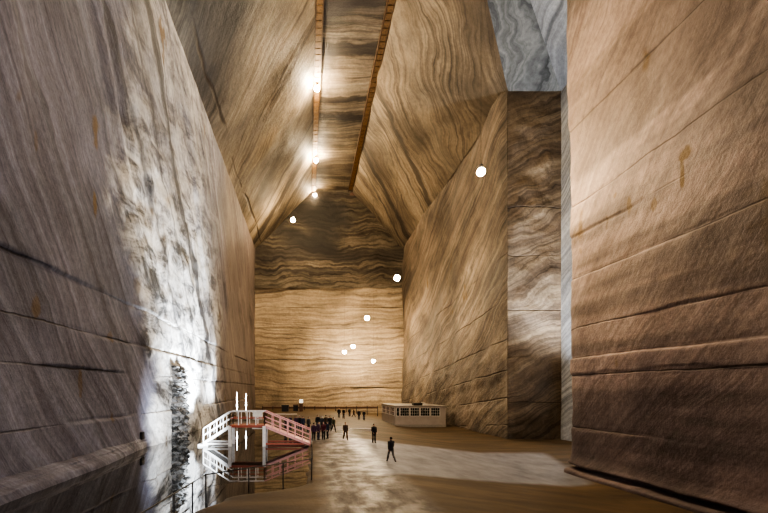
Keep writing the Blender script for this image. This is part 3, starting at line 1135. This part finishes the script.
def human(pose):
    """meshes of one standing or walking adult, 1.74 m, facing -Y"""
    sw = {'stand': 0.0, 'walk': .34, 'pocket': .03}[pose]
    J = {}
    for s in (-1, 1):
        a = sw * s
        hip = Vector((.095 * s, 0, .91))
        knee = hip + Vector((.01 * s, -math.sin(a) * .43 - (.03 if sw > .1 else .0), -.43 * math.cos(a)))
        b = a - (.38 if (a < 0 and sw > .1) else .03)
        ank = knee + Vector((.005 * s, -math.sin(b) * .41, -.41 * math.cos(b)))
        J[s] = (hip, knee, ank, b)
    lo = min(J[s][2].z for s in (-1, 1))
    dz = .075 - lo
    arms = {}
    for s in (-1, 1):
        a = -sw * .9 * s + .04
        sh = Vector((.185 * s, .01, 1.41))
        el = sh + Vector((.055 * s, -math.sin(a) * .29, -.285 * math.cos(a)))
        f = a + (.18 if pose != 'pocket' else .75)
        wr = el + Vector(((.01 if pose != 'pocket' else -.06) * s, -math.sin(f) * .25, -.25 * math.cos(f)))
        arms[s] = (sh, el, wr, f)
    up = Vector((0, 0, dz))

    def legs(bm, k, top, low, foot):
        for s in (-1, 1):
            hip, knee, ank, b = (J[s][0] + up, J[s][1] + up, J[s][2] + up, J[s][3])
            pts = [(hip + Vector((0, 0, .03)), .088), (hip.lerp(knee, .25), .086), (hip.lerp(knee, .6), .070), (knee, .056), (knee.lerp(ank, .28) + Vector((0, .012, 0)), .057),
                   (knee.lerp(ank, .65), .044), (knee.lerp(ank, low), .037)]
            loft(bm, [ring(p, r * k * (1 if i < 4 else top), r * k * (1 if i < 4 else top)) for i, (p, r) in enumerate(pts)], 14)
            if foot:
                shoe(bm, s, 1.0)

    def shoe(bm, s, k):
        ank, b = J[s][2] + up, J[s][3]
        lift = -b * .9 if b < -.2 else 0
        R = Matrix.Rotation(lift * -1, 4, 'X')
        prof = [(.075, .030, .035, -.035), (.05, .040, .045, -.035), (0, .042, .05, -.03), (-.08, .046, .036, -.045), (-.15, .045, .026, -.055), (-.185, .028, .018, -.058)]
        rings = []
        for y, rx, rz, zc in prof:
            c = Vector((ank.x + .012 * s, ank.y, ank.z)) + (R @ Vector((0, y, zc)))
            rings.append((c, rx * k, rz * k, (1, 0, 0), R @ Vector((0, 0, 1))))
        loft(bm, rings, 12)

    def torso(bm, k, z0):
        prof = [(.86, .155, .105), (.93, .168, .115), (1.02, .152, .105), (1.12, .145, .100), (1.24, .165, .115), (1.34, .182, .118), (1.41, .175, .100), (1.46, .115, .075), (1.49, .06, .06)]
        loft(bm, [ring((0, .005, z + dz), rx * k, ry * k) for z, rx, ry in prof if z >= z0], 20)

    def arm(bm, k, end):
        for s in (-1, 1):
            sh, el, wr, f = [q + up if isinstance(q, Vector) else q for q in arms[s]]
            tube(bm, [sh + Vector((-.05 * s, 0, .01)), sh, sh.lerp(el, .5), el, el.lerp(wr, .45), el.lerp(wr, end)],
                 [.055 * k, .060 * k, .050 * k, .042 * k, .038 * k, .028 * k], 12)

    # body
    bm = bmesh.new()
    legs(bm, .92, .95, 1.0, False)
    for s in (-1, 1):
        shoe(bm, s, .85)
    torso(bm, .93, 0)
    arm(bm, .9, 1.0)
    tube(bm, [(0, .012, 1.44 + dz), (0, .005, 1.52 + dz), (0, -.005, 1.58 + dz)], [.062, .056, .055], 14)
    # head: skull, jaw, nose, brow, ears
    hz = 1.635 + dz
    ball(bm, (0, .005, hz + .02), .074, .094, .092)
    loft(bm, [ring((0, -.030, hz - .10), .030, .028), ring((0, -.034, hz - .075), .048, .045), ring((0, -.022, hz - .03), .062, .066), ring((0, -.015, hz + .03), .064, .075)], 16)
    loft(bm, [ring((0, -.094, hz - .036), .016, .018), ring((0, -.092, hz - .02), .013, .014), ring((0, -.086, hz + .012), .008, .010)], 8)
    for s in (-1, 1):
        ball(bm, (.076 * s, .012, hz - .005), .012, .020, .032, 10, 8)
    ball(bm, (0, -.083, hz - .062), .024, .012, .006, 10, 6)
    ball(bm, (0, -.080, hz - .073), .022, .012, .007, 10, 6)
    # hands: palm, four unequal fingers with a bend, thumb from the side
    for s in (-1, 1):
        wr, f = arms[s][2] + up, arms[s][3]
        d = Vector((0, -math.sin(f), -math.cos(f)))
        fw = Vector((0, -math.cos(f), math.sin(f)))         # thumb side
        inn = Vector((-s, 0, 0))
        loft(bm, [(wr - d * .02, .026, .020, fw, inn), (wr + d * .02, .033, .017, fw, inn), (wr + d * .06, .042, .015, fw, inn), (wr + d * .092, .041, .013, fw, inn)], 12)
        for k, (off, ln) in enumerate(((.031, .070), (.010, .080), (-.011, .074), (-.031, .056))):
            p0 = wr + d * .082 + fw * off
            p1 = p0 + d * ln * .5 + inn * .008
            p2 = p1 + d * ln * .32 + inn * .020
            p3 = p2 + d * ln * .16 + inn * .022
            tube(bm, [p0, p1, p2, p3], [.0098, .0092, .0085, .007], 8)
        p0 = wr + d * .028 + fw * .028
        tube(bm, [p0, p0 + d * .028 + fw * .026 + inn * .006, p0 + d * .056 + fw * .030 + inn * .016], [.013, .0115, .009], 8)
    out = {'body': remeshed('person_' + pose, bm, .0105, 2)}
    bm = bmesh.new()
    legs(bm, 1.14, 1.28, .97, False)
    loft(bm, [ring((0, .005, z + dz), a, b) for z, a, b in ((.82, .13, .10), (.88, .175, .125), (.96, .172, .120), (1.03, .158, .112))], 20)
    out['trousers'] = remeshed('trousers', bm, .016)
    bm = bmesh.new()
    torso(bm, 1.16, .9)
    loft(bm, [ring((0, .005, .84 + dz), .186, .128), ring((0, .005, .95 + dz), .19, .13)], 20)
    arm(bm, 1.28, .97)
    loft(bm, [ring((0, .010, 1.46 + dz), .085, .080), ring((0, .012, 1.525 + dz), .068, .068)], 16)
    out['jacket'] = remeshed('jacket', bm, .015)
    bm = bmesh.new()
    ball(bm, (0, .014, hz + .030), .082, .100, .094, 20, 14)
    for v in list(bm.verts):
        if v.co.y < -.055 and v.co.z < hz + .060:
            v.co.y = -.05
        if v.co.z < hz - .02 and v.co.y < .03:
            v.co.z = hz + .0
    out['hair'] = remeshed('hair', bm, .012, 2)
    for s in (-1, 1):
        bm = bmesh.new()
        shoe(bm, s, 1.12)
        out['shoe%d' % s] = remeshed('shoe', bm, .012, 2)
    bm = bmesh.new()
    out['eyes'] = []
    for s in (-1, 1):
        bm = bmesh.new()
        ball(bm, (.030 * s, -.083, hz + .008), .011, .008, .007, 10, 8)
        me = D.meshes.new('eye')
        bm.to_mesh(me)
        bm.free()
        out['eyes'].append(me)
    return out


HM = {p: human(p) for p in ('stand', 'walk', 'pocket')}


def person(px, fy, pose, face, jk, tr, hair, label, group=None, scale=1.0):
    Yd = H * F / (fy - VY)
    for _ in range(20):
        x = (px - VX) / F * Yd
        Yd = (H - fz(x)) * F / (fy - VY)
    x = (px - VX) / F * Yd
    z = fz(x) + fbm(x, Yd, 0, .15, 3) * .035
    M = HM[pose]
    b = link('person', M['body'])
    b.location = (x, Yd, z - .008)
    b.rotation_euler = (0, 0, math.radians(face))
    b.scale = (scale,) * 3
    tag(b, label, 'person', group)
    parts = [(b, m_skin)]
    for nm, key, mat in (('jacket', 'jacket', CM[jk]), ('trousers', 'trousers', CM[tr]), ('hair', 'hair', HAIR[hair]),
                         ('shoe', 'shoe-1', m_shoe), ('shoe', 'shoe1', m_shoe)):
        parts.append((link(nm, M[key], None, b), mat))
    for e in M['eyes']:
        parts.append((link('eye', e, None, b), m_eye))
    for o, mat in parts:
        if not o.data.materials:
            o.data.materials.append(mat)
        o.material_slots[0].link = 'OBJECT'
        o.material_slots[0].material = mat
    return b


G = 'visitors standing beside the bridge'
PEOPLE = [
    (374, 443, 'pocket', 20, 'black', 'black', 0, 'lone person in black standing on the walkway before the pale kerb', None, 1.03),
    (391, 462, 'walk', 200, 'charcoal', 'grey', 0, 'person in charcoal jacket and grey trousers walking across the grey floor, nearest the viewer', None, 1.0),
    (345.5, 440, 'walk', 10, 'brown', 'brown', 1, 'person in brown walking along the walkway left of the lone black figure', None, 1.0),
    (313.8, 441, 'stand', 150, 'purple', 'black', 0, 'person in purple jacket standing right at the bridge end', G, .98),
    (318.5, 440, 'stand', 60, 'purple', 'navy', 0, 'person in purple jacket and navy trousers second from the bridge end', G, 1.0),
    (323.5, 440, 'pocket', -30, 'maroon', 'black', 1, 'person in maroon jacket in the front row beside the bridge', G, 1.0),
    (327.5, 438.5, 'stand', -80, 'navy', 'black', 0, 'person in navy jacket at the walkway side of the front row', G, .97),
    (317.8, 430, 'stand', 10, 'black', 'charcoal', 0, 'person in black behind the purple jackets, leftmost of the back row', G, 1.04),
    (322, 431, 'pocket', 170, 'charcoal', 'black', 2, 'grey-haired person in charcoal jacket in the back row beside the bridge', G, 1.0),
    (325.8, 429.5, 'stand', 200, 'brown', 'black', 0, 'person in brown jacket in the middle of the back row', G, 1.0),
    (330, 431, 'stand', 0, 'black', 'black', 1, 'person all in black in the back row, near its walkway end', G, 1.03),
    (333.5, 432, 'walk', 30, 'olive', 'charcoal', 0, 'person in olive jacket at the walkway end of the back row', G, 1.0),
    (303, 431, 'stand', 20, 'navy', 'black', 0, 'person in navy jacket standing behind the right ramp of the bridge', None, 1.0),
    (296, 430, 'pocket', -20, 'purple', 'black', 0, 'person in purple jacket seen through the railing of the right ramp', None, .98),
    (285.5, 429, 'stand', 60, 'black', 'black', 1, 'person in black seen through the upper part of the pink ramp railing', None, 1.0),
    (290.5, 430, 'stand', -60, 'navy', 'charcoal', 0, 'person in navy jacket and charcoal trousers seen through the middle of the pink ramp railing', None, 1.0),
    (299.7, 430.5, 'pocket', 0, 'black', 'navy', 2, 'grey-haired person in black behind the pink ramp railing', None, 1.02),
    (308.5, 432, 'stand', 40, 'charcoal', 'black', 0, 'person in charcoal jacket behind the low end of the right ramp', None, 1.0),
    (339, 418, 'stand', 0, 'black', 'black', 0, 'small distant person in black, leftmost of the row before the far wall', None, 1.0),
    (343.6, 418.5, 'pocket', 30, 'black', 'charcoal', 0, 'small distant person in black jacket, second from left before the far wall', None, 1.0),
    (349.5, 416.5, 'stand', 200, 'charcoal', 'black', 0, 'small distant person in charcoal jacket midway before the far wall', None, .97),
    (353.8, 417, 'walk', 90, 'brown', 'black', 1, 'small distant person in brown jacket walking before the far wall', None, 1.0),
    (359, 420, 'stand', 10, 'black', 'black', 0, 'left one of the two darkest distant figures below the lamps', None, 1.05),
    (364, 420.5, 'pocket', -20, 'black', 'navy', 0, 'right one of the two darkest distant figures, navy trousers', None, 1.05),
]
for a in PEOPLE:
    person(*a)
# ------------------------------------------------------------------ camera
cam = D.cameras.new('camera')
co = D.objects.new('camera', cam)
C.objects.link(co)
cam.sensor_width = 36
cam.lens = F / 768 * 36
cam.shift_x = (384 - VX) / 768
cam.shift_y = (VY - 256.5) / 768
cam.clip_end = 500
co.location = (0, 0, H)
co.rotation_euler = (math.pi / 2, 0, 0)
sc.camera = co
